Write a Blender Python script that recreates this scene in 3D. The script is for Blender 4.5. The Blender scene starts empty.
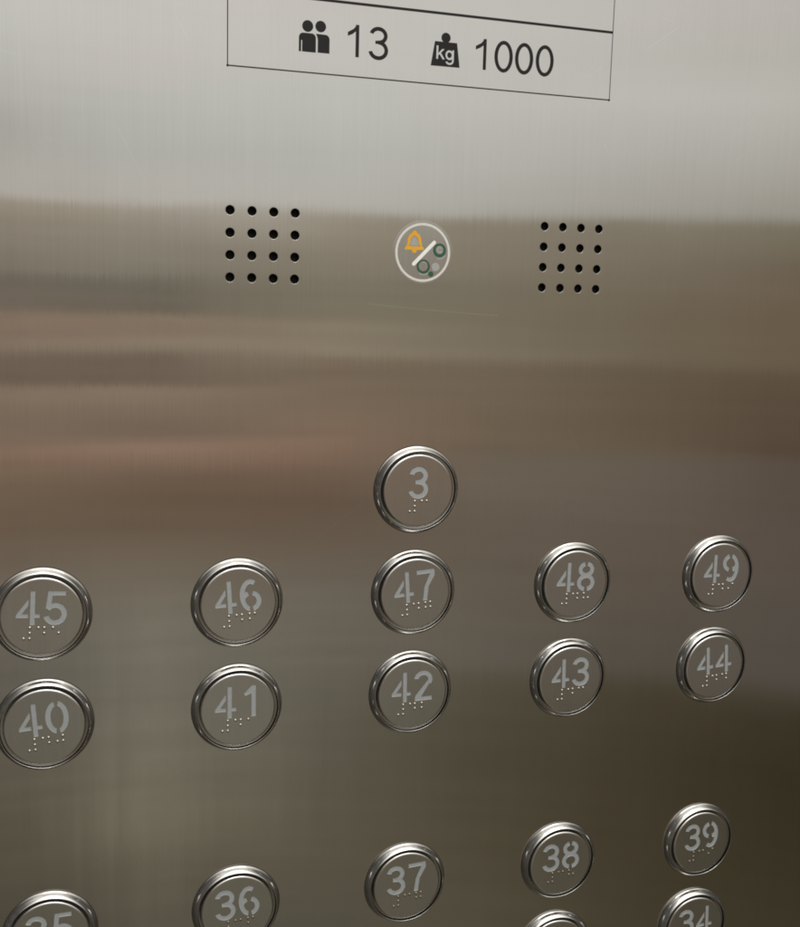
import bpy, bmesh, math, random
from mathutils import Vector, Matrix
from mathutils.geometry import delaunay_2d_cdt

random.seed(7)
S = bpy.context.scene
COL = S.collection
PI = math.pi
ZO = 1.40                      # height of the panel's origin (centre of the "3" button) above the lift floor, metres

# The panel stands in the world XZ plane and faces -Y.
# Modelling units are millimetres in the panel: (x right, y up, h out of the panel).
def W(x, y, h=0.0):
    return Vector((x * .001, -h * .001, y * .001))

# ------------------------------------------------------------------ helpers
def link(name, bm, mats, parent=None, smooth=False, loc=None):
    me = bpy.data.meshes.new(name)
    bm.to_mesh(me); bm.free()
    for m in (mats if isinstance(mats, (list, tuple)) else [mats]):
        me.materials.append(m)
    if smooth:
        for p in me.polygons: p.use_smooth = True
    o = bpy.data.objects.new(name, me)
    COL.objects.link(o)
    if parent: o.parent = parent
    if loc is not None: o.location = loc
    return o

def thing(name, label, cat, x=0, y=0, h=0, group=None):
    o = bpy.data.objects.new(name, None)
    COL.objects.link(o)
    o.empty_display_size = .01
    v = W(x, y, h); o.location = (v.x, v.y, v.z + ZO)
    o['label'] = label; o['category'] = cat
    if group: o['group'] = group
    return o

def ccw(p):
    a = sum(p[i][0] * p[(i + 1) % len(p)][1] - p[(i + 1) % len(p)][0] * p[i][1] for i in range(len(p)))
    return p if a > 0 else p[::-1]

def circle(cx, cy, r, n=48, ry=None):
    ry = ry or r
    return [(cx + r * math.cos(2 * PI * i / n), cy + ry * math.sin(2 * PI * i / n)) for i in range(n)]

def arc(cx, cy, rx, ry, a0, a1, w, n=26):
    o, i = [], []
    for k in range(n + 1):
        a = math.radians(a0 + (a1 - a0) * k / n)
        o.append((cx + (rx + w / 2) * math.cos(a), cy + (ry + w / 2) * math.sin(a)))
        i.append((cx + (rx - w / 2) * math.cos(a), cy + (ry - w / 2) * math.sin(a)))
    return o + i[::-1]

def rect(x0, y0, x1, y1):
    return [(x0, y0), (x1, y0), (x1, y1), (x0, y1)]

def bar(x0, y0, x1, y1, w, n=6):
    """a straight stroke with rounded ends"""
    a = math.atan2(y1 - y0, x1 - x0); p = []
    for k in range(n + 1):
        t = a - PI / 2 + PI * k / n; p.append((x1 + w / 2 * math.cos(t), y1 + w / 2 * math.sin(t)))
    for k in range(n + 1):
        t = a + PI / 2 + PI * k / n; p.append((x0 + w / 2 * math.cos(t), y0 + w / 2 * math.sin(t)))
    return p

def xf(polys, dx=0, dy=0, sx=1, sy=1, rot=0):
    c, s = math.cos(rot), math.sin(rot); out = []
    for p in polys:
        q = [(x * sx + dx, y * sy + dy) for x, y in p]
        out.append([(x * c - y * s, x * s + y * c) for x, y in q])
    return out

def triangulate(layers):
    """layers: list of lists of polygons. Gives points and {layer index: triangles}, the last layer covering a spot wins."""
    verts, faces, tag = [], [], []
    for li, polys in enumerate(layers):
        for p in polys:
            p = ccw(p); b = len(verts)
            verts += [Vector(q) for q in p]
            faces.append(list(range(b, b + len(p)))); tag.append(li)
    v, e, f, ov, oe, of = delaunay_2d_cdt(verts, [], faces, 1, 1e-5)
    res = {}
    for tri, src in zip(f, of):
        if src: res.setdefault(max(tag[i] for i in src), []).append(tuple(tri))
    return v, res

def add_flat(bm, v, tris, h, mi=0):
    m = {}
    for t in tris:
        fs = []
        for i in t:
            if i not in m: m[i] = bm.verts.new(W(v[i].x, v[i].y, h))
            fs.append(m[i])
        a, b, c = (v[i] for i in t)
        if (b - a).cross(c - a) < 0: fs.reverse()
        try: f = bm.faces.new(fs); f.material_index = mi
        except ValueError: pass
    return m

def add_walls(bm, v, tris, h0, h1, mi=0):
    """upright walls along the outline of a set of triangles, from h0 to h1"""
    cnt = {}
    for t in tris:
        for a, b in ((t[0], t[1]), (t[1], t[2]), (t[2], t[0])):
            k = (min(a, b), max(a, b)); cnt.setdefault(k, []).append((a, b))
    for k, l in cnt.items():
        if len(l) == 1:
            a, b = l[0]
            q = [bm.verts.new(W(v[i].x, v[i].y, h)) for i, h in ((a, h0), (b, h0), (b, h1), (a, h1))]
            f = bm.faces.new(q); f.material_index = mi

def lathe(bm, prof, n=112, mi=0, cx=0, cy=0):
    rings = []
    for r, h in prof:
        rings.append([bm.verts.new(W(cx + r * math.cos(2 * PI * k / n), cy + r * math.sin(2 * PI * k / n), h)) for k in range(n)])
    for a, b in zip(rings, rings[1:]):
        for k in range(n):
            f = bm.faces.new((a[k], a[(k + 1) % n], b[(k + 1) % n], b[k])); f.material_index = mi
            f.smooth = True

def dome(bm, cx, cy, r, hgt, h0, n=12, mi=0):
    rings = []
    for j in range(4):
        a = j * PI / 2 / 4
        rings.append([bm.verts.new(W(cx + r * math.cos(a) * math.cos(2 * PI * k / n), cy + r * math.cos(a) * math.sin(2 * PI * k / n), h0 + hgt * math.sin(a))) for k in range(n)])
    top = bm.verts.new(W(cx, cy, h0 + hgt))
    for a, b in zip(rings, rings[1:]):
        for k in range(n): bm.faces.new((a[k], a[(k + 1) % n], b[(k + 1) % n], b[k]))
    for k in range(n): bm.faces.new((rings[-1][k], rings[-1][(k + 1) % n], top))

# ------------------------------------------------------------------ materials
def nodes(name):
    m = bpy.data.materials.new(name); m.use_nodes = True
    nt = m.node_tree
    return m, nt, nt.nodes['Principled BSDF']

def mathn(nt, op, a, b=None, c=None):
    n = nt.nodes.new('ShaderNodeMath'); n.operation = op
    for i, x in enumerate((a, b, c)):
        if x is None: continue
        if isinstance(x, (int, float)): n.inputs[i].default_value = x
        else: nt.links.new(x, n.inputs[i])
    return n.outputs[0]

def brushed(name, base, rough, aniso, streak=.027, jit=.005, specks=False, metal=1.0):
    """stainless steel brushed up and down: blurs reflections sideways, keeps them crisp up and down"""
    m, nt, b = nodes(name)
    L = nt.links.new
    tc = nt.nodes.new('ShaderNodeTexCoord')
    oi = nt.nodes.new('ShaderNodeObjectInfo')
    va = nt.nodes.new('ShaderNodeVectorMath'); va.operation = 'MULTIPLY_ADD'     # every piece is cut from another bit of sheet
    L(oi.outputs['Random'], va.inputs[0]); va.inputs[1].default_value = (3.1, 1.7, 2.3); va.inputs[2].default_value = (.37, .43, .61)
    vb = nt.nodes.new('ShaderNodeVectorMath'); vb.operation = 'ADD'; L(tc.outputs['Object'], vb.inputs[0]); L(va.outputs[0], vb.inputs[1])
    off = vb.outputs[0]
    def noise(sx, sz, detail, rgh=.6):
        mp = nt.nodes.new('ShaderNodeMapping'); mp.inputs['Scale'].default_value = (sx, 1, sz)
        L(off, mp.inputs['Vector'])
        n = nt.nodes.new('ShaderNodeTexNoise'); n.inputs['Scale'].default_value = 1
        n.inputs['Detail'].default_value = detail; n.inputs['Roughness'].default_value = rgh
        L(mp.outputs[0], n.inputs['Vector']); return n.outputs['Fac']
    grain = noise(1500, 18, 3)          # hair-fine lines
    broad = noise(160, 5, 2)            # wider streaks
    smear = noise(26, 17, 6, .65)            # finger smears
    k = mathn(nt, 'ADD', mathn(nt, 'MULTIPLY', mathn(nt, 'SUBTRACT', grain, .5), streak * 2.2),
              mathn(nt, 'MULTIPLY', mathn(nt, 'SUBTRACT', broad, .5), streak * 1.3))
    k = mathn(nt, 'ADD', k, mathn(nt, 'MULTIPLY', mathn(nt, 'SUBTRACT', smear, .5), streak * 2.6))
    k = mathn(nt, 'ADD', k, 1.0)
    if specks:                           # faint wiping scratches
        for ang, th in ((.25, .73), (-.62, .73), (1.1, .73)):
            mp = nt.nodes.new('ShaderNodeMapping'); mp.vector_type = 'TEXTURE'; mp.inputs['Rotation'].default_value = (0, ang, 0); mp.inputs['Scale'].default_value = (1 / 12, 1, 1 / 900)
            L(off, mp.inputs['Vector'])
            mp2 = nt.nodes.new('ShaderNodeTexNoise'); mp2.inputs['Scale'].default_value = 1; mp2.inputs['Detail'].default_value = 1
            L(mp.outputs[0], mp2.inputs['Vector'])
            sc = mathn(nt, 'MULTIPLY', mathn(nt, 'GREATER_THAN', mp2.outputs['Fac'], th), mathn(nt, 'GREATER_THAN', smear, .53))
            k = mathn(nt, 'ADD', k, mathn(nt, 'MULTIPLY', sc, .032))
    if specks:                           # one long curved scratch below the indicator
        so = nt.nodes.new('ShaderNodeSeparateXYZ'); L(tc.outputs['Object'], so.inputs[0])
        x = so.outputs[0]
        fx = mathn(nt, 'ADD', mathn(nt, 'MULTIPLY', x, -.066), mathn(nt, 'ADD', mathn(nt, 'MULTIPLY', mathn(nt, 'MULTIPLY', x, x), .35), .07695))
        dz = mathn(nt, 'ABSOLUTE', mathn(nt, 'SUBTRACT', so.outputs[2], fx))
        on = mathn(nt, 'MULTIPLY', mathn(nt, 'LESS_THAN', dz, .00022), mathn(nt, 'LESS_THAN', mathn(nt, 'ABSOLUTE', mathn(nt, 'SUBTRACT', x, .006)), .029))
        k = mathn(nt, 'ADD', k, mathn(nt, 'MULTIPLY', mathn(nt, 'MULTIPLY', on, broad), .26))
    mul = nt.nodes.new('ShaderNodeVectorMath'); mul.operation = 'SCALE'
    mul.inputs[0].default_value = base; L(k, mul.inputs['Scale'])
    L(mul.outputs[0], b.inputs['Base Color'])
    b.inputs['Metallic'].default_value = metal
    r = mathn(nt, 'ADD', mathn(nt, 'MULTIPLY', mathn(nt, 'SUBTRACT', smear, .5), rough * 1.5), rough)
    L(r, b.inputs['Roughness'])
    b.inputs['Anisotropic'].default_value = aniso
    tg = nt.nodes.new('ShaderNodeCombineXYZ'); tg.inputs[0].default_value = 1
    L(tg.outputs[0], b.inputs['Tangent'])
    # every brushed line tips its reflection a little up or down, and the sheet is not perfectly flat
    wave = noise(9, 14, 2)
    jz = mathn(nt, 'ADD', mathn(nt, 'MULTIPLY', mathn(nt, 'SUBTRACT', grain, .5), jit),
               mathn(nt, 'MULTIPLY', mathn(nt, 'SUBTRACT', wave, .5), jit * .9))
    jx = mathn(nt, 'MULTIPLY', mathn(nt, 'SUBTRACT', broad, .5), jit * 5)
    cb = nt.nodes.new('ShaderNodeCombineXYZ'); L(jx, cb.inputs[0]); L(jz, cb.inputs[2])
    ge = nt.nodes.new('ShaderNodeNewGeometry')
    ad = nt.nodes.new('ShaderNodeVectorMath'); ad.operation = 'ADD'; L(ge.outputs['Normal'], ad.inputs[0]); L(cb.outputs[0], ad.inputs[1])
    nm = nt.nodes.new('ShaderNodeVectorMath'); nm.operation = 'NORMALIZE'; L(ad.outputs[0], nm.inputs[0])
    L(nm.outputs[0], b.inputs['Normal'])
    if specks:                           # dust and tiny nicks
        vo = nt.nodes.new('ShaderNodeTexVoronoi'); vo.inputs['Scale'].default_value = 42
        L(tc.outputs['Object'], vo.inputs['Vector'])
        sc = nt.nodes.new('ShaderNodeSeparateColor'); L(vo.outputs['Color'], sc.inputs[0])
        keep = mathn(nt, 'GREATER_THAN', sc.outputs[0], .72)
        size = mathn(nt, 'MULTIPLY', mathn(nt, 'MULTIPLY', sc.outputs[1], .016), keep)
        dot = mathn(nt, 'LESS_THAN', vo.outputs['Distance'], size)
        mx = nt.nodes.new('ShaderNodeMix'); mx.data_type = 'RGBA'
        L(mathn(nt, 'MULTIPLY', dot, .7), mx.inputs[0]); L(mul.outputs[0], mx.inputs[6]); mx.inputs[7].default_value = (.8, .77, .7, 1)
        L(mx.outputs[2], b.inputs['Base Color'])
        L(mathn(nt, 'SUBTRACT', 1.0, mathn(nt, 'MULTIPLY', dot, .7)), b.inputs['Metallic'])
    return m

def plain(name, base, rough=.5, metal=0.0, var=.08, scale=900, spec=.5):
    m, nt, b = nodes(name)
    tc = nt.nodes.new('ShaderNodeTexCoord')
    n = nt.nodes.new('ShaderNodeTexNoise'); n.inputs['Scale'].default_value = scale; n.inputs['Detail'].default_value = 3
    nt.links.new(tc.outputs['Object'], n.inputs['Vector'])
    k = mathn(nt, 'ADD', mathn(nt, 'MULTIPLY', mathn(nt, 'SUBTRACT', n.outputs['Fac'], .5), var * 2), 1.0)
    v = nt.nodes.new('ShaderNodeVectorMath'); v.operation = 'SCALE'; v.inputs[0].default_value = base
    nt.links.new(k, v.inputs['Scale']); nt.links.new(v.outputs[0], b.inputs['Base Color'])
    b.inputs['Metallic'].default_value = metal; b.inputs['Roughness'].default_value = rough
    b.inputs['Specular IOR Level'].default_value = spec
    return m

M_PANEL = brushed('brushed_steel_panel', (.60, .585, .56), .078, .97, specks=True)
M_FACE = brushed('brushed_steel_cap', (.585, .572, .55), .19, .75, .05, metal=.95)
M_POLISH = plain('satin_steel', (.72, .71, .69), .16, 1.0, .05, 300)
M_EDGE = plain('engraved_edge', (.62, .60, .57), .3, 1.0)
M_NUM = plain('grey_translucent_infill', (.56, .60, .625), .5, .5, .10, 600)
M_DOT = plain('braille_steel', (.66, .63, .56), .36, 1.0)
M_BLACK = plain('speaker_black', (.006, .0055, .005), .8, 0, .3, 900, .2)
M_GAP = plain('gap_shadow', (.45, .44, .42), .22, 1.0)
M_SHADE = plain('dark_rim_shade', (.03, .028, .024), .7)  # groove shade and the bezel's dark outline, put into the colour
M_DIM = plain('shaded_braille_steel', (.36, .33, .26), .42, 1.0)  # same braille steel, darkened for the dimmer light on the lower rows
M_HOLE = plain('hole_wall', (.16, .15, .14), .4, 1.0)
M_INK = plain('dark_ink', (.018, .0175, .017), .6, 0, .15, 700, .3)
M_LINE = plain('seam_ink', (.035, .033, .030), .6, 0, .35, 120, .3)
M_WHITE = plain('milky_lens', (.80, .78, .72), .4)
M_SLASH = plain('white_lens', (.9, .89, .86), .4)
M_YEL = plain('amber_lens', (.90, .46, .03), .4, 0, .12)
M_GRN = plain('green_lens', (.03, .098, .058), .4, 0, .2)
M_GREY = plain('pale_grey_lens', (.52, .53, .53), .4)

for m, c, e in ((M_SLASH, (1, .98, .93), .2), (M_WHITE, (1, .98, .93), .10), (M_GRN, (.05, .3, .17), .06), (M_YEL, (.9, .42, .02), .12)):     # the indicator glows a little
    p = m.node_tree.nodes['Principled BSDF']
    p.inputs['Emission Color'].default_value = (*c, 1); p.inputs['Emission Strength'].default_value = e

# ------------------------------------------------------------------ the lift's light: procedural surroundings
# each column: azimuth in front of the panel, then (tangent of elevation, r, g, b) of what stands there in the cabin
ENV = [
    (-0.0379, [(-0.6031, 0.1189, 0.1066, 0.0746), (-0.4742, 0.1672, 0.1497, 0.1058), (-0.4246, 0.1797, 0.1584, 0.1237), (-0.3565, 0.1993, 0.1835, 0.1521), (-0.2802, 0.2471, 0.2099, 0.1674), (-0.2057, 0.2383, 0.1722, 0.121), (-0.1644, 0.281, 0.203, 0.1427), (-0.1463, 0.3723, 0.2471, 0.1792), (-0.1147, 0.2923, 0.2269, 0.1707), (-0.0879, 0.3988, 0.3009, 0.2237), (-0.0835, 0.2454, 0.1881, 0.1428), (-0.0569, 0.2454, 0.1881, 0.1428), (-0.0534, 0.3527, 0.2746, 0.2125), (-0.0463, 0.3988, 0.3215, 0.2473), (-0.0393, 0.3237, 0.2377, 0.1806), (-0.0227, 0.4315, 0.3077, 0.2354), (-0.0192, 0.2701, 0.2261, 0.1806), (0.0111, 0.2574, 0.217, 0.1819), (0.0129, 0.3251, 0.2839, 0.2264), (0.0258, 0.3493, 0.3122, 0.2523), (0.0515, 0.4144, 0.3672, 0.303), (0.0769, 0.4964, 0.4366, 0.352), (0.0795, 0.7485, 0.711, 0.6658), (0.1022, 0.7007, 0.6828, 0.6382), (0.1356, 0.628, 0.6196, 0.5764), (0.1687, 0.7582, 0.7497, 0.7133), (0.2014, 0.8381, 0.8394, 0.815), (0.2418, 0.9306, 0.9222, 0.898)]),
    (0.0169, [(-0.6137, 0.1314, 0.1193, 0.0869), (-0.554, 0.1575, 0.1399, 0.1041), (-0.5126, 0.2088, 0.1906, 0.1391), (-0.3618, 0.2177, 0.2024, 0.1622), (-0.3032, 0.2336, 0.2157, 0.1717), (-0.2552, 0.2551, 0.214, 0.1628), (-0.2173, 0.2195, 0.1606, 0.1142), (-0.1892, 0.2238, 0.1598, 0.1106), (-0.1631, 0.2716, 0.1908, 0.1356), (-0.1502, 0.3736, 0.2492, 0.181), (-0.1373, 0.3904, 0.2694, 0.1984), (-0.1244, 0.2765, 0.2138, 0.162), (-0.1061, 0.3127, 0.2394, 0.1805), (-0.087, 0.402, 0.3097, 0.2278), (-0.0825, 0.2454, 0.1923, 0.1463), (-0.0564, 0.2454, 0.1923, 0.1463), (-0.0528, 0.3639, 0.2942, 0.2249), (-0.0456, 0.4109, 0.3272, 0.2473), (-0.0385, 0.3344, 0.2557, 0.1962), (-0.0225, 0.4174, 0.307, 0.2301), (-0.0189, 0.233, 0.2018, 0.1545), (0.012, 0.2437, 0.217, 0.1781), (0.0146, 0.3341, 0.3053, 0.2459), (0.0365, 0.383, 0.3483, 0.2855), (0.0738, 0.4865, 0.4331, 0.3488), (0.0764, 0.6839, 0.6454, 0.5867), (0.1225, 0.6913, 0.6959, 0.6649), (0.1647, 0.7641, 0.7704, 0.7408), (0.198, 0.8582, 0.8444, 0.812), (0.2473, 0.9221, 0.9063, 0.8895)]),
    (0.0564, [(-0.62, 0.1725, 0.1568, 0.1149), (-0.5594, 0.2085, 0.1842, 0.1383), (-0.5175, 0.2911, 0.2669, 0.1954), (-0.3648, 0.287, 0.2671, 0.2109), (-0.3056, 0.299, 0.2814, 0.2218), (-0.257, 0.2711, 0.2295, 0.1743), (-0.2186, 0.2137, 0.1559, 0.1109), (-0.1902, 0.2137, 0.1519, 0.1045), (-0.1638, 0.2645, 0.185, 0.1316), (-0.1507, 0.3789, 0.2523, 0.1836), (-0.1377, 0.4061, 0.2794, 0.2063), (-0.1247, 0.2645, 0.2077, 0.1583), (-0.1062, 0.3098, 0.2369, 0.1792), (-0.0869, 0.415, 0.3215, 0.2354), (-0.0823, 0.2454, 0.1933, 0.1472), (-0.0559, 0.2454, 0.1933, 0.1472), (-0.0523, 0.3677, 0.3009, 0.2295), (-0.045, 0.415, 0.3286, 0.2473), (-0.0378, 0.338, 0.2619, 0.2015), (-0.0216, 0.415, 0.3077, 0.2295), (-0.018, 0.2109, 0.1881, 0.1428), (0.0132, 0.2388, 0.217, 0.1766), (0.0159, 0.3371, 0.3122, 0.2523), (0.038, 0.3876, 0.3546, 0.2913), (0.0756, 0.4888, 0.4366, 0.352), (0.0782, 0.7582, 0.7302, 0.6846), (0.1249, 0.7007, 0.711, 0.6846), (0.1674, 0.778, 0.7895, 0.7628), (0.2011, 0.8785, 0.8596, 0.8251), (0.2508, 0.92, 0.9011, 0.8874)]),
    (0.0878, [(-0.6241, 0.1835, 0.1667, 0.1222), (-0.563, 0.2208, 0.195, 0.1459), (-0.5208, 0.3012, 0.2753, 0.2012), (-0.3667, 0.3035, 0.2818, 0.2228), (-0.307, 0.3178, 0.2978, 0.2351), (-0.2581, 0.27, 0.2286, 0.1739), (-0.2194, 0.2127, 0.1559, 0.1109), (-0.1907, 0.2113, 0.15, 0.1032), (-0.1642, 0.265, 0.1846, 0.1312), (-0.151, 0.3723, 0.2476, 0.1801), (-0.1378, 0.4013, 0.2749, 0.2026), (-0.1247, 0.2721, 0.211, 0.1599), (-0.1061, 0.3121, 0.2379, 0.1792), (-0.0867, 0.402, 0.3111, 0.2278), (-0.0821, 0.2502, 0.1964, 0.149), (-0.0555, 0.26, 0.2061, 0.1568), (-0.0518, 0.3707, 0.3042, 0.2318), (-0.0445, 0.4117, 0.3279, 0.2467), (-0.0372, 0.3438, 0.2688, 0.2064), (-0.0209, 0.4068, 0.3063, 0.2284), (-0.0173, 0.222, 0.1975, 0.1495), (0.0141, 0.2505, 0.2274, 0.1841), (0.0168, 0.3401, 0.3134, 0.2523), (0.0391, 0.3896, 0.3546, 0.2907), (0.077, 0.5119, 0.4628, 0.3802), (0.0796, 0.7573, 0.7312, 0.6865), (0.1266, 0.7063, 0.7168, 0.6893), (0.1694, 0.784, 0.7956, 0.7679), (0.2033, 0.8785, 0.8617, 0.8272), (0.2534, 0.919, 0.899, 0.8842)]),
    (0.1196, [(-0.6276, 0.1362, 0.1239, 0.092), (-0.566, 0.1614, 0.1427, 0.1067), (-0.5235, 0.2073, 0.1884, 0.1382), (-0.3683, 0.2189, 0.2025, 0.162), (-0.3082, 0.2322, 0.2152, 0.1719), (-0.2589, 0.2487, 0.2103, 0.1611), (-0.22, 0.2108, 0.1559, 0.1109), (-0.1911, 0.2066, 0.1461, 0.1007), (-0.1644, 0.2661, 0.1837, 0.1308), (-0.1511, 0.3586, 0.2389, 0.1728), (-0.1379, 0.3917, 0.2662, 0.1952), (-0.1247, 0.2883, 0.2176, 0.1632), (-0.1059, 0.3169, 0.2399, 0.1792), (-0.0864, 0.3769, 0.2908, 0.213), (-0.0818, 0.26, 0.2028, 0.1527), (-0.055, 0.2902, 0.2324, 0.1766), (-0.0513, 0.3776, 0.3104, 0.236), (-0.044, 0.406, 0.3272, 0.2461), (-0.0366, 0.3556, 0.2829, 0.2152), (-0.0202, 0.3909, 0.3036, 0.226), (-0.0166, 0.2448, 0.2165, 0.163), (0.0151, 0.2748, 0.2493, 0.2002), (0.0178, 0.3456, 0.3151, 0.2523), (0.0402, 0.3929, 0.3552, 0.289), (0.0783, 0.56, 0.5187, 0.4413), (0.0809, 0.7553, 0.7341, 0.6893), (0.1282, 0.7177, 0.7283, 0.6989), (0.1713, 0.7961, 0.8078, 0.778), (0.2053, 0.8785, 0.8658, 0.8312), (0.2557, 0.9169, 0.8948, 0.8779)]),
    (0.1749, [(-0.6319, 0.1527, 0.1385, 0.1036), (-0.5697, 0.1783, 0.1577, 0.1164), (-0.5267, 0.2118, 0.19, 0.1386), (-0.3701, 0.2408, 0.221, 0.1776), (-0.3095, 0.26, 0.237, 0.1906), (-0.2597, 0.2423, 0.204, 0.1574), (-0.2205, 0.208, 0.1559, 0.1109), (-0.1913, 0.1997, 0.1405, 0.097), (-0.1643, 0.2672, 0.1828, 0.1298), (-0.1509, 0.339, 0.2259, 0.1628), (-0.1376, 0.3769, 0.2534, 0.1845), (-0.1243, 0.3133, 0.2274, 0.1677), (-0.1054, 0.3242, 0.243, 0.1792), (-0.0857, 0.3409, 0.2619, 0.1919), (-0.081, 0.2752, 0.2126, 0.1582), (-0.054, 0.3395, 0.2758, 0.2091), (-0.0503, 0.387, 0.3201, 0.2425), (-0.0429, 0.3972, 0.3257, 0.2449), (-0.0355, 0.3738, 0.3049, 0.2301), (-0.0189, 0.3669, 0.2995, 0.2226), (-0.0153, 0.281, 0.2478, 0.1852), (0.0167, 0.3129, 0.2836, 0.2255), (0.0194, 0.3537, 0.3175, 0.2523), (0.042, 0.3982, 0.3565, 0.2866), (0.0804, 0.6369, 0.6083, 0.5427), (0.0831, 0.7533, 0.738, 0.6931), (0.1307, 0.7349, 0.7457, 0.7133), (0.1742, 0.8144, 0.8264, 0.7934), (0.2085, 0.8785, 0.8719, 0.8374), (0.2593, 0.9137, 0.8885, 0.8684)]),
    (0.2406, [(-0.6341, 0.1406, 0.1272, 0.0965), (-0.5498, 0.1666, 0.1461, 0.1054), (-0.4749, 0.1674, 0.1499, 0.1111), (-0.412, 0.1809, 0.1658, 0.1248), (-0.3707, 0.2125, 0.1928, 0.1574), (-0.2895, 0.243, 0.2143, 0.1751), (-0.2201, 0.2043, 0.1559, 0.1109), (-0.1908, 0.1906, 0.1331, 0.0923), (-0.1617, 0.2754, 0.185, 0.1316), (-0.1377, 0.3593, 0.2369, 0.1707), (-0.1043, 0.334, 0.2471, 0.1792), (-0.0854, 0.2962, 0.2261, 0.1658), (-0.0573, 0.2962, 0.2261, 0.1658), (-0.0535, 0.415, 0.343, 0.2597), (-0.0433, 0.3831, 0.3215, 0.2413), (-0.0247, 0.415, 0.3503, 0.2597), (-0.0182, 0.338, 0.2942, 0.2181), (0.0029, 0.3155, 0.2875, 0.217), (0.0349, 0.3876, 0.3421, 0.2686), (0.0755, 0.4812, 0.4225, 0.333), (0.0781, 0.7485, 0.7399, 0.6941), (0.1332, 0.7582, 0.7694, 0.7329), (0.1769, 0.8391, 0.8515, 0.8142), (0.2115, 0.8785, 0.8802, 0.8456), (0.2625, 0.9095, 0.8802, 0.8559)]),
    (0.3832, [(-0.628, 0.1382, 0.1235, 0.0849), (-0.5442, 0.1287, 0.1098, 0.0737), (-0.4383, 0.1221, 0.106, 0.0707), (-0.3681, 0.1454, 0.1278, 0.0905), (-0.3456, 0.1888, 0.1683, 0.1372), (-0.3052, 0.1986, 0.1702, 0.1336), (-0.2257, 0.2084, 0.1722, 0.1343), (-0.1673, 0.2373, 0.203, 0.1575), (-0.1404, 0.2274, 0.1894, 0.1418), (-0.1337, 0.2424, 0.185, 0.1306), (-0.091, 0.2685, 0.2077, 0.1495), (-0.0544, 0.2633, 0.2148, 0.1549), (-0.0498, 0.3583, 0.3077, 0.2344), (-0.0349, 0.3019, 0.2619, 0.1949), (0.002, 0.2822, 0.2496, 0.1844), (0.0385, 0.3493, 0.3064, 0.2365), (0.0746, 0.4009, 0.3546, 0.2798), (0.0791, 0.6458, 0.6373, 0.585), (0.1368, 0.7582, 0.7595, 0.7231), (0.1805, 0.8391, 0.8305, 0.7934), (0.2662, 0.8888, 0.8802, 0.8559)]),
    (0.5401, [(-0.6044, 0.0941, 0.0782, 0.0502), (-0.5238, 0.0878, 0.0725, 0.0443), (-0.4216, 0.0879, 0.0726, 0.0458), (-0.3636, 0.1006, 0.084, 0.0548), (-0.3369, 0.1418, 0.1242, 0.1002), (-0.2928, 0.1568, 0.1318, 0.1053), (-0.2348, 0.181, 0.1441, 0.1133), (-0.1778, 0.2036, 0.1668, 0.1325), (-0.1402, 0.2124, 0.1788, 0.1396), (-0.1328, 0.2036, 0.1591, 0.1094), (-0.1031, 0.195, 0.1479, 0.1002), (-0.0572, 0.2036, 0.1591, 0.1094), (-0.0508, 0.2549, 0.2088, 0.1469), (-0.0119, 0.2499, 0.2043, 0.1432), (0.0328, 0.2906, 0.2468, 0.1883), (0.0743, 0.3493, 0.3122, 0.2417), (0.0804, 0.5682, 0.5518, 0.5023), (0.1378, 0.7196, 0.711, 0.6751), (0.1806, 0.8391, 0.8305, 0.8038), (0.2145, 0.7892, 0.7802, 0.7367), (0.2646, 0.8381, 0.8194, 0.795)]),
    (0.654, [(-0.5773, 0.0768, 0.0643, 0.0381), (-0.5005, 0.0661, 0.0546, 0.0309), (-0.4318, 0.0611, 0.05, 0.0276), (-0.3758, 0.0708, 0.0572, 0.0341), (-0.3548, 0.0951, 0.081, 0.0556), (-0.3358, 0.1386, 0.1214, 0.1025), (-0.2606, 0.155, 0.1323, 0.1105), (-0.2051, 0.1704, 0.1302, 0.1094), (-0.1686, 0.1626, 0.1269, 0.1002), (-0.1342, 0.1626, 0.1269, 0.1002), (-0.1252, 0.1478, 0.1017, 0.0731), (-0.0966, 0.1626, 0.1171, 0.0807), (-0.0558, 0.1784, 0.1302, 0.0888), (-0.0496, 0.2261, 0.1748, 0.119), (-0.0085, 0.2307, 0.1748, 0.119), (0.0348, 0.2533, 0.2035, 0.1464), (0.0724, 0.3019, 0.273, 0.2021), (0.0809, 0.5119, 0.4884, 0.434), (0.1282, 0.6638, 0.6553, 0.6112), (0.1781, 0.7981, 0.7895, 0.7428), (0.211, 0.7607, 0.7516, 0.6992), (0.2598, 0.7989, 0.7802, 0.7462)])]
T0, T1 = -.66, .30
w = bpy.data.worlds.new("World"); S.world = w; w.use_nodes = True
nt = w.node_tree; nt.nodes.clear(); L = nt.links.new
tc = nt.nodes.new('ShaderNodeTexCoord')
sp = nt.nodes.new('ShaderNodeSeparateXYZ'); L(tc.outputs['Generated'], sp.inputs[0])
hyp = mathn(nt, 'SQRT', mathn(nt, 'ADD', mathn(nt, 'MULTIPLY', sp.outputs[0], sp.outputs[0]), mathn(nt, 'MULTIPLY', sp.outputs[1], sp.outputs[1])))
tan = mathn(nt, 'DIVIDE', sp.outputs[2], mathn(nt, 'MAXIMUM', hyp, .001))
phi = mathn(nt, 'ARCTAN2', sp.outputs[0], mathn(nt, 'MULTIPLY', sp.outputs[1], -1))
def mapr(x, a, b, c=0., d=1., smooth=False):
    n = nt.nodes.new('ShaderNodeMapRange'); n.clamp = True
    if smooth: n.interpolation_type = 'SMOOTHSTEP'
    L(x, n.inputs[0])
    for i, v in enumerate((a, b, c, d)): n.inputs[i + 1].default_value = v
    return n.outputs[0]
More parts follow.
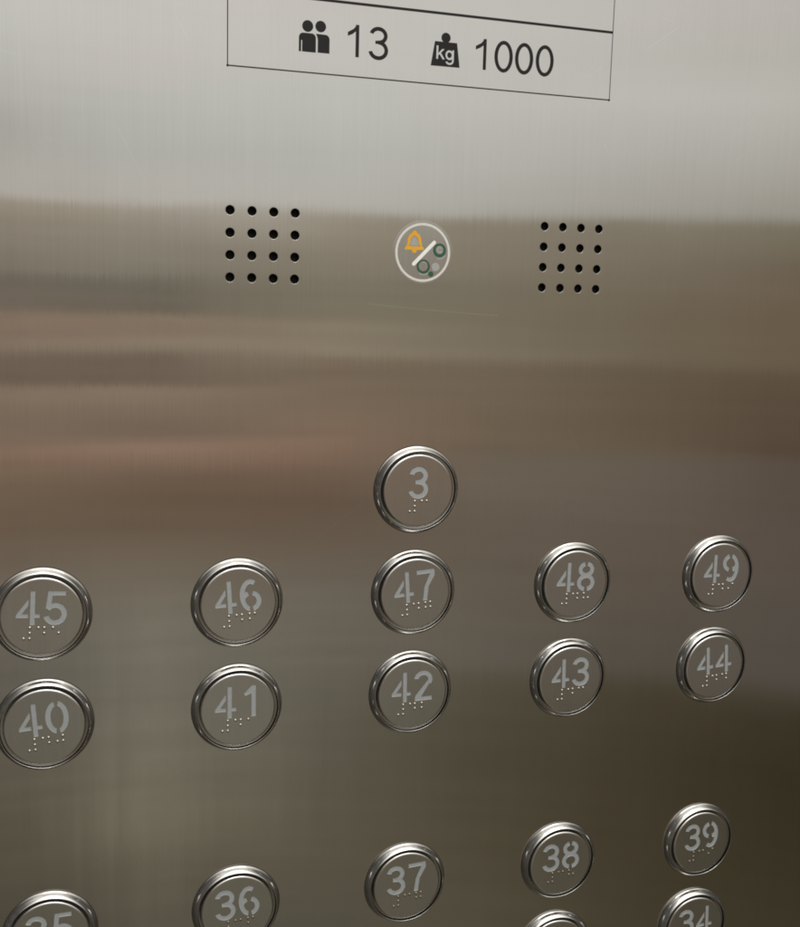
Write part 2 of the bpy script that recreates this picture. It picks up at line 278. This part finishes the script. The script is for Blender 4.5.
def ramp(fac, stops):
    n = nt.nodes.new('ShaderNodeValToRGB'); e = n.color_ramp.elements
    for i, (p, r, g, b) in enumerate(stops):
        el = e[i] if i < 2 else e.new(p)
        el.position = p; el.color = (r, g, b, 1)
    L(fac, n.inputs[0]); return n.outputs[0]
def mix(f, a, b):
    n = nt.nodes.new('ShaderNodeMix'); n.data_type = 'RGBA'
    L(f, n.inputs[0]); L(a, n.inputs[6]); L(b, n.inputs[7]); return n.outputs[2]
pos = mapr(tan, T0, T1)
def col_ramp(stops):
    return ramp(pos, [(min(1, max(0, (t - T0) / (T1 - T0))), r, g, b) for t, r, g, b in stops])
DARK = [(-.6, .05, .046, .039), (-.2, .075, .069, .06), (-.07, .08, .074, .066), (-.03, .16, .15, .14), (.0, .055, .051, .046), (.14, .085, .081, .074), (.28, .11, .106, .098)]
cols = [(-.62, DARK), (-.22, [(t, r * .8, g * .8, b * .8) for t, r, g, b in ENV[0][1]])] + ENV + [(.86, [(t, r * .75, g * .74, b * .72) for t, r, g, b in ENV[-1][1]]), (1.12, DARK)]
c = col_ramp(cols[0][1])
for (a0, _), (a1, st) in zip(cols, cols[1:]):
    c = mix(mapr(phi, a0, a1), c, col_ramp(st))
# thin level noise streaks added to the surroundings to line the steel's reflections
mp = nt.nodes.new('ShaderNodeCombineXYZ'); L(mathn(nt, 'MULTIPLY', phi, 3.5), mp.inputs[0]); L(mathn(nt, 'MULTIPLY', tan, 95), mp.inputs[1])
nz = nt.nodes.new('ShaderNodeTexNoise'); nz.inputs['Scale'].default_value = 1; nz.inputs['Detail'].default_value = 2; L(mp.outputs[0], nz.inputs['Vector'])
stk = nt.nodes.new('ShaderNodeVectorMath'); stk.operation = 'SCALE'; L(c, stk.inputs[0])
amp = mathn(nt, 'MULTIPLY', mapr(phi, .1, .7, .46, .14), mapr(tan, .05, .09, 1., .25))
L(mathn(nt, 'ADD', mathn(nt, 'MULTIPLY', mathn(nt, 'SUBTRACT', nz.outputs['Fac'], .5), amp), 1.0), stk.inputs['Scale'])
c = stk.outputs[0]
ceil = ramp(mapr(tan, .26, 2.6), [(0, .82, .79, .74), (.08, .80, .78, .73), (.17, 1.7, 1.66, 1.56), (.5, 1.9, 1.86, 1.76), (1, 1.5, 1.46, 1.38)])
side = mix(mapr(mathn(nt, 'ABSOLUTE', mathn(nt, 'SUBTRACT', phi, .15)), .65, 1.1), ceil, ramp(mapr(tan, .2, 2.), [(0, .06, .057, .052), (.35, .14, .135, .125), (1, .9, .88, .83)]))
c = mix(mapr(tan, .26, .30), c, side)
bg = nt.nodes.new('ShaderNodeBackground'); L(c, bg.inputs[0]); bg.inputs[1].default_value = 1
wo = nt.nodes.new('ShaderNodeOutputWorld'); L(bg.outputs[0], wo.inputs[0])

# the lamp panel in the cabin's ceiling
la = bpy.data.lights.new('ceiling_light', 'AREA'); la.shape = 'RECTANGLE'; la.size = .9; la.size_y = .5; la.energy = 4.5; la.color = (1, .975, .93)
lo = bpy.data.objects.new('ceiling_light', la); COL.objects.link(lo); lo.location = (.05, -.75, ZO + .95); lo.rotation_euler = (math.radians(-8), 0, 0)

# ------------------------------------------------------------------ glyphs, 9 x 13.7 mm, stencil cut
H, SW = 13.7, 2.08
def six():
    return [arc(.1, H / 2, 3.45, H / 2 - SW / 2, 58, 262, SW), arc(.1, 4.35, 3.45, 3.42, 74, -76, SW), arc(.1, 4.35, 3.45, 3.42, 106, 165, SW), ]
DIG = {
 '0': [arc(0, H / 2, 3.45, H / 2 - SW / 2, 79, -79, SW, 36), arc(0, H / 2, 3.45, H / 2 - SW / 2, 101, 259, SW, 36)],
 '1': [rect(.55, 0, 2.45, H), [(.75, H), (-2.7, 10.3), (-2.1, 9.2), (.75, 10.3)]],
 '2': [arc(-.1, H - 3.95, 3.25, 3.0, 172, -36, SW), [(3.25, 8.6), (1.75, 9.0), (-3.95, 2.2), (-3.95, 1.0), (-1.6, 1.0)], rect(-3.95, 0, 3.95, 1.85)],
 '3': [arc(-.1, H - 3.75, 3.15, 2.82, 168, -90, SW), arc(-.1, 4.06, 3.45, 3.13, 90, -168, SW), rect(-1.5, 6.27, .2, 8.05)],
 '4': [[(-4.5, 2.9), (.1, 2.9), (.1, 4.5), (-2.3, 4.5), (.1, 7.9), (.1, 10.6), (-4.5, 4.1)], rect(.75, 0, 2.55, H), rect(2.4, 2.95, 4.4, 4.5)],
 '5': [rect(-2.9, H - 1.8, 3.7, H), [(-2.9, H), (-1.1, H - .6), (-1.75, 7.0), (-3.7, 6.5)], arc(-.15, 4.45, 3.45, 3.52, 146, -165, SW)],
 '6': six(),
 '7': [rect(-4.1, H - 1.85, 4.2, H), [(2.2, H - 1.5), (4.2, H - 1.5), (4.2, H - 2.6), (1.2, 6.2), (.15, 0), (-1.85, 0), (-.8, 6.2)]],
 '8': [arc(0, H - 3.55, 2.95, 2.62, 78, -90, SW), arc(0, H - 3.55, 2.95, 2.62, 102, 270, SW), arc(0, 4.0, 3.45, 3.07, 90, -79, SW), arc(0, 4.0, 3.45, 3.07, 90, 259, SW)],
}
DIG['9'] = [[(-x, H - y) for x, y in p] for p in six()]
BR = {'#': (3, 4, 5, 6), '1': (1,), '2': (1, 2), '3': (1, 4), '4': (1, 4, 5), '5': (1, 5), '6': (1, 2, 4), '7': (1, 2, 4, 5), '8': (1, 2, 5), '9': (2, 4), '0': (2, 4, 5)}

# ------------------------------------------------------------------ the steel wall of the lift, pierced for two loudspeakers
PITCH, RH = 8.669, 1.85
GRIDS = [(-80.33, 113.77), (54.90, 113.58)]
holes = [circle(gx + i * PITCH, gy - j * PITCH, RH, 40) for gx, gy in GRIDS for j in range(4) for i in range(4)]
v, res = triangulate([[rect(-520, -620, 560, 620)], holes])
bm = bmesh.new()
add_flat(bm, v, res[0], 0)
panel = link('lift_wall', bm, M_PANEL, loc=(0, 0, ZO))
panel['kind'] = 'structure'

# ------------------------------------------------------------------ loudspeaker grilles
bm = bmesh.new()
lathe(bm, [(RH + .2, .015), (RH + .08, -.03), (RH - .03, -.16)], 32, 2)
lathe(bm, [(RH - .03, -.16), (RH - .03, -2.2)], 32, 0)
bm.verts.ensure_lookup_table()
bm.faces.new([bm.verts.new(W(x, y, -2.0)) for x, y in circle(0, 0, RH + .1, 32)]).material_index = 1
hole0 = link('speaker_hole', bm, [M_HOLE, M_BLACK, M_EDGE])
first = True
for (gx, gy), lab in zip(GRIDS, ('square grille of sixteen black speaker holes left of the round alarm symbol',
                                 'square grille of sixteen black speaker holes right of the round alarm symbol')):
    cx, cy = gx + 1.5 * PITCH, gy - 1.5 * PITCH
    t = thing('speaker_grille', lab, 'speaker grille', cx, cy, 0, 'speaker grilles in the lift panel')
    for j in range(4):
        for i in range(4):
            if first: o = hole0; first = False
            else: o = hole0.copy(); COL.objects.link(o)
            o.parent = t; o.location = W((i - 1.5) * PITCH, (1.5 - j) * PITCH, 0)

# ------------------------------------------------------------------ lift buttons
PC, PR = 77.034, 45.573
bm = bmesh.new()
lathe(bm, [(19.0, 0), (18.97, .6), (18.78, 1.3), (18.5, 1.95), (18.15, 2.5), (17.8, 2.94), (17.5, 3.23), (17.3, 3.39), (17.18, 3.43), (17.09, 3.37), (17.04, 3.2), (17.03, 2.7), (17.02, 1.95)])
lathe(bm, [(17.02, 1.95), (16.95, 1.78), (16.75, 1.7), (15.6, 1.7)], mi=1)
lathe(bm, [(19.22, .04), (18.98, .06)], mi=2)  # dark line laid round the bezel's foot
bezel0 = link('bezel', bm, [M_POLISH, M_GAP, M_SHADE])
HF = 3.5                                   # height of the cap's face
RF = 15.1
def make_button(txt, col, row, label, rot=0.0, used=[False]):
    t = thing('lift_button', label, 'lift button', col * PC, -row * PR, 0, 'floor buttons of the lift')
    if not used[0]: bz = bezel0; used[0] = True
    else: bz = bezel0.copy(); COL.objects.link(bz)
    bz.parent = t
    glyph = []
    for i, ch in enumerate(txt):
        glyph += xf(DIG[ch], (i - (len(txt) - 1) / 2) * 10.2, -3.3)
    a = math.radians(rot)
    v, res = triangulate([[circle(0, 0, RF - .1, 112)], glyph])
    bm = bmesh.new()
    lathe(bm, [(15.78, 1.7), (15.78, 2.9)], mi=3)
    lathe(bm, [(15.78, 2.9), (15.73, 3.1), (15.6, 3.28), (15.38, 3.41), (15.2, 3.47), (RF - .1, HF)], mi=0)
    add_flat(bm, v, res[0], HF, 1)
    add_walls(bm, v, res[1], HF, HF - .3, 2)
    cap = link('cap', bm, [M_POLISH, M_FACE, M_EDGE, M_SHADE], t)
    rnd = random.Random('cap' + txt)
    cap.rotation_euler = (math.radians(rnd.uniform(-.5, .5)), -a, math.radians(rnd.uniform(-.6, .6)))
    bm = bmesh.new(); add_flat(bm, v, res[1], HF - .22)
    link('number', bm, M_NUM, cap)
    bm = bmesh.new()
    s = '#' + txt
    for i, ch in enumerate(s):
        cx = (i - (len(s) - 1) / 2) * 5.4
        for d in BR[ch]:
            dome(bm, cx + (-1.1 if d < 4 else 1.1), -4.5 - 2.2 * ((d - 1) % 3), .62, .42, HF)
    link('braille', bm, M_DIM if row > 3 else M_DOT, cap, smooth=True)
    return t
BUTTONS = [('3', 0, 0, 0), ('45', -2, 1, -3), ('46', -1, 1, 3.5), ('47', 0, 1, 4.5), ('48', 1, 1, 0), ('49', 2, 1, 0.5),
           ('40', -2, 2, 4), ('41', -1, 2, 0), ('42', 0, 2, 1), ('43', 1, 2, 1.5), ('44', 2, 2, 4),
           ('35', -2, 4, 1), ('36', -1, 4, 3), ('37', 0, 4, 2.5), ('38', 1, 4, 2), ('39', 2, 4, 2), ('33', 1, 5, 0), ('34', 2, 5, 3)]
LAB = {'3': 'round steel lift button engraved 3, alone above the rows of two-digit buttons',
       '35': 'round steel lift button in the lower left corner, its number 35 cut through',
       '36': 'round steel lift button engraved 36, its braille lost at the bottom edge',
       '33': 'round steel lift button below 38, only the top of its rim in view',
       '34': 'round steel lift button engraved 34, half in view below 39',
       '45': 'round steel lift button engraved 45 with braille, at the left edge above 40',
       '40': 'round steel lift button engraved 40 with braille, at the left edge below 45'}
for txt, c_, r_, a_ in BUTTONS:
    make_button(txt, c_, r_, LAB.get(txt, 'round steel lift button engraved %s with braille dots under the number' % txt), a_)

# ------------------------------------------------------------------ capacity plate at the top
XL, XR, YB, YT = -81.4, 82.5, 167.95, 262.0
t = thing('capacity_sign', 'rectangular engraved load plate reading 13 persons and 1000 kg above the speaker holes', 'sign', 0, YB)
def print_on(name, polys, mat, holes_=(), h=.10):
    v, res = triangulate([xf(polys, 0, -YB)] + ([xf(list(holes_), 0, -YB)] if holes_ else []))
    bm = bmesh.new(); add_flat(bm, v, res[0], h); return link(name, bm, mat, t)
print_on('plate', [rect(XL, YB, XR, YT)], M_PANEL, h=.05)
print_on('border_line', [rect(XL - .25, YB - .25, XR + .2, YB + .25), rect(XL - .22, YB + .25, XL + .17, YT), rect(XR - .12, YB + .25, XR + .18, YT),
                         circle(XL, YB, .5, 12), circle(XR - .1, YB, .5, 12), rect(XL - .25, YT, XR + .2, YT + .5)], M_LINE)
print_on('dividing_line', [rect(XL + .17, 195.1, XR - .12, 196.15)], M_INK)
def body():
    p = [(-53.65, 175.65), (-53.65, 180.6)]
    p += [(-51.9 + 1.75 * math.cos(a), 180.95 + 1.75 * math.sin(a)) for a in [PI - k * PI / 2 / 8 for k in range(9)]]
    p += [(-48.6 + 1.75 * math.cos(a), 180.95 + 1.75 * math.sin(a)) for a in [PI / 2 - k * PI / 2 / 8 for k in range(9)]]
    p += [(-46.85, 175.65), (-52.35, 175.65), (-52.35, 179.9), (-52.75, 179.9), (-52.75, 175.65)]
    return p
def body2():
    p = [(-46.1, 175.75), (-46.1, 180.6), (-46.35, 181.7), (-46.9, 182.75)]
    p += [(-43.1 + 1.75 * math.cos(a), 180.95 + 1.75 * math.sin(a)) for a in [PI / 2 - k * PI / 2 / 8 for k in range(9)]]
    p += [(-41.35, 175.75)]
    return p
print_on('persons_symbol', [circle(-50.2, 185.3, 2.2, 32), circle(-45.0, 185.6, 2.15, 32), body(), body2()], M_INK)
TW = 1.52
def thirteen():
    one = [rect(-30.75, 175.45, -29.35, 187.7), [(-29.35, 187.7), (-30.3, 187.7), (-31.6, 186.1), (-34.0, 184.7), (-34.0, 183.2), (-32.0, 184.1), (-30.6, 185.3)]]
    three = [arc(-21.35, 184.45, 3.0, 2.6, 165, -90, TW), arc(-21.35, 178.9, 3.35, 3.02, 90, -168, TW), rect(-22.6, 181.25, -21.2, 182.5)]
    return one + three
print_on('person_count', thirteen(), M_INK)
kpolys = [rect(3.25, 177.9, 4.05, 183.1), [(4.0, 179.2), (4.0, 180.1), (5.75, 181.9), (6.75, 181.9), (4.9, 180.1)], [(4.55, 179.9), (5.1, 180.5), (6.95, 177.9), (5.95, 177.9)]]
gpolys = [arc(8.9, 179.75, 1.35, 1.5, 0, 360, .78, 30), rect(10.05, 177.4, 10.85, 181.75), arc(9.0, 177.6, 1.45, 1.25, 5, -160, .75)]
print_on('weight_symbol', [[(.95, 175.1), (13.45, 175.2), (12.05, 184.7), (2.5, 184.7)], circle(7.2, 186.35, 1.98, 32), rect(6.2, 184, 8.2, 185.2)], M_INK, kpolys + gpolys)
thou = [rect(23.65, 175.35, 25.0, 187.5), [(25.0, 187.5), (24.1, 187.5), (22.7, 185.8), (20.3, 184.5), (20.3, 183.0), (22.3, 183.9), (23.8, 185.0)]]
for zx in (32.75, 42.0, 51.4):
    thou.append(arc(zx, 181.3, 3.35, 5.55, 0, 360, TW, 48))
def print_rings(name, polys, mat, h=.10):
    """glyphs whose strokes may close on themselves: strips of quads, each stroke on its own"""
    bm = bmesh.new()
    for p in polys:
        n = len(p)
        if n > 12:
            m = n // 2
            vs = [bm.verts.new(W(x, y - YB, h)) for x, y in p]
            for k in range(m - 1):
                bm.faces.new((vs[k], vs[n - 1 - k], vs[n - 2 - k], vs[k + 1])).normal_update()
        else:
            v, res = triangulate([[(xx, yy - YB) for xx, yy in p] and [[(xx, yy - YB) for xx, yy in p]]][0:1])
            add_flat(bm, v, res[0], h + .004 * (1 if n > 4 else 0))
    bmesh.ops.recalc_face_normals(bm, faces=bm.faces)
    return link(name, bm, mat, t)
print_rings('load_in_kilograms', thou, M_INK)

# ------------------------------------------------------------------ round alarm / intercom indicator
t = thing('alarm_indicator', 'round intercom indicator with yellow bell and green faces between the speaker holes', 'indicator', -.1, 100.35)
def flat(name, polys, mat, h, holes_=(), par=None):
    v, res = triangulate([polys] + ([list(holes_)] if holes_ else []))
    bm = bmesh.new(); add_flat(bm, v, res[0], h); return link(name, bm, mat, par or t)
bm = bmesh.new()
lathe(bm, [(13.0, 0), (13.0, .05), (12.9, .06), (12.05, .06)], 96)
for f in bm.faces: f.smooth = False
link('rim', bm, M_FACE, t)
flat('lens', [circle(0, 0, 11.1, 96)], M_FACE, .12)
flat('ring', [circle(0, 0, 12.06, 96)], M_WHITE, .16, [circle(0, 0, 11.05, 96)])
def bell(cx, cy, k):
    L_ = [(-4.3, -3.5), (-4.3, -2.7), (-3.5, -2.0), (-3.15, -.4), (-3.0, 1.2), (-2.4, 2.6), (-1.2, 3.55), (-.75, 4.2), (0, 4.6)]
    p = L_ + [(-x, y) for x, y in L_[-2::-1]]
    return [(cx + x * k, cy + y * k) for x, y in p]
bl = flat('bell', [bell(-3.8, 4.4, .97), circle(-3.75, .75, 1.05, 24)], M_YEL, .17, [[(x, y - .05) for x, y in bell(-3.8, 4.4, .56)]])
flat('bell_window', [[(x, y) for x, y in bell(-3.8, 4.3, .45)]], M_GREY, .15, par=bl)
flat('slash', [bar(-3.9, -4.8, 4.9, 4.3, 1.5)], M_SLASH, .19)
f1 = flat('listening_face', [circle(7.35, 1.15, 2.85, 40)], M_GRN, .17, [circle(7.35, 1.35, 1.75, 32)])
flat('face_detail', [arc(7.35, 1.4, .9, .9, 30, 330, .5, 16), rect(7.0, .1, 8.7, .6)], M_GREY, .165, par=f1)
f1b = flat('face_arc', [arc(7.2, 1.0, 3.3, 3.3, -110, -35, .4, 16)], M_GREY, .16, par=f1)
f2 = flat('speaking_face', [circle(.35, -5.75, 2.9, 40), circle(3.8, -8.75, 1.15, 20)], M_GRN, .17, [circle(.35, -5.6, 2.05, 32)])
flat('face_arc', [arc(.5, -5.7, 3.35, 3.35, -125, -55, .45, 16), arc(.35, -5.6, 1.75, 1.75, 40, 110, .4, 12)], M_GREY, .16, par=f2)
flat('grey_dot', [circle(5.75, -5.7, 1.75, 32)], M_GREY, .18)

# ------------------------------------------------------------------ camera
cam = bpy.data.cameras.new('camera'); co = bpy.data.objects.new('camera', cam); COL.objects.link(co)
cam.sensor_fit = 'HORIZONTAL'; cam.sensor_width = 36; cam.lens = 47.755
cam.clip_start = .01; cam.clip_end = 50
R_ = Matrix(((.953851, .020621, -.299571), (-.299114, .153067, -.94186), (.026432, .988001, .152171)))
co.matrix_world = Matrix.Translation((-.1435305, -.4274311, .0805530 + ZO)) @ R_.to_4x4()
S.camera = co
S.render.engine = 'CYCLES'
S.view_settings.view_transform = 'Standard'; S.view_settings.look = 'None'; S.view_settings.exposure = 0
S.cycles.use_denoising = True
S.cycles.filter_width = 1.8
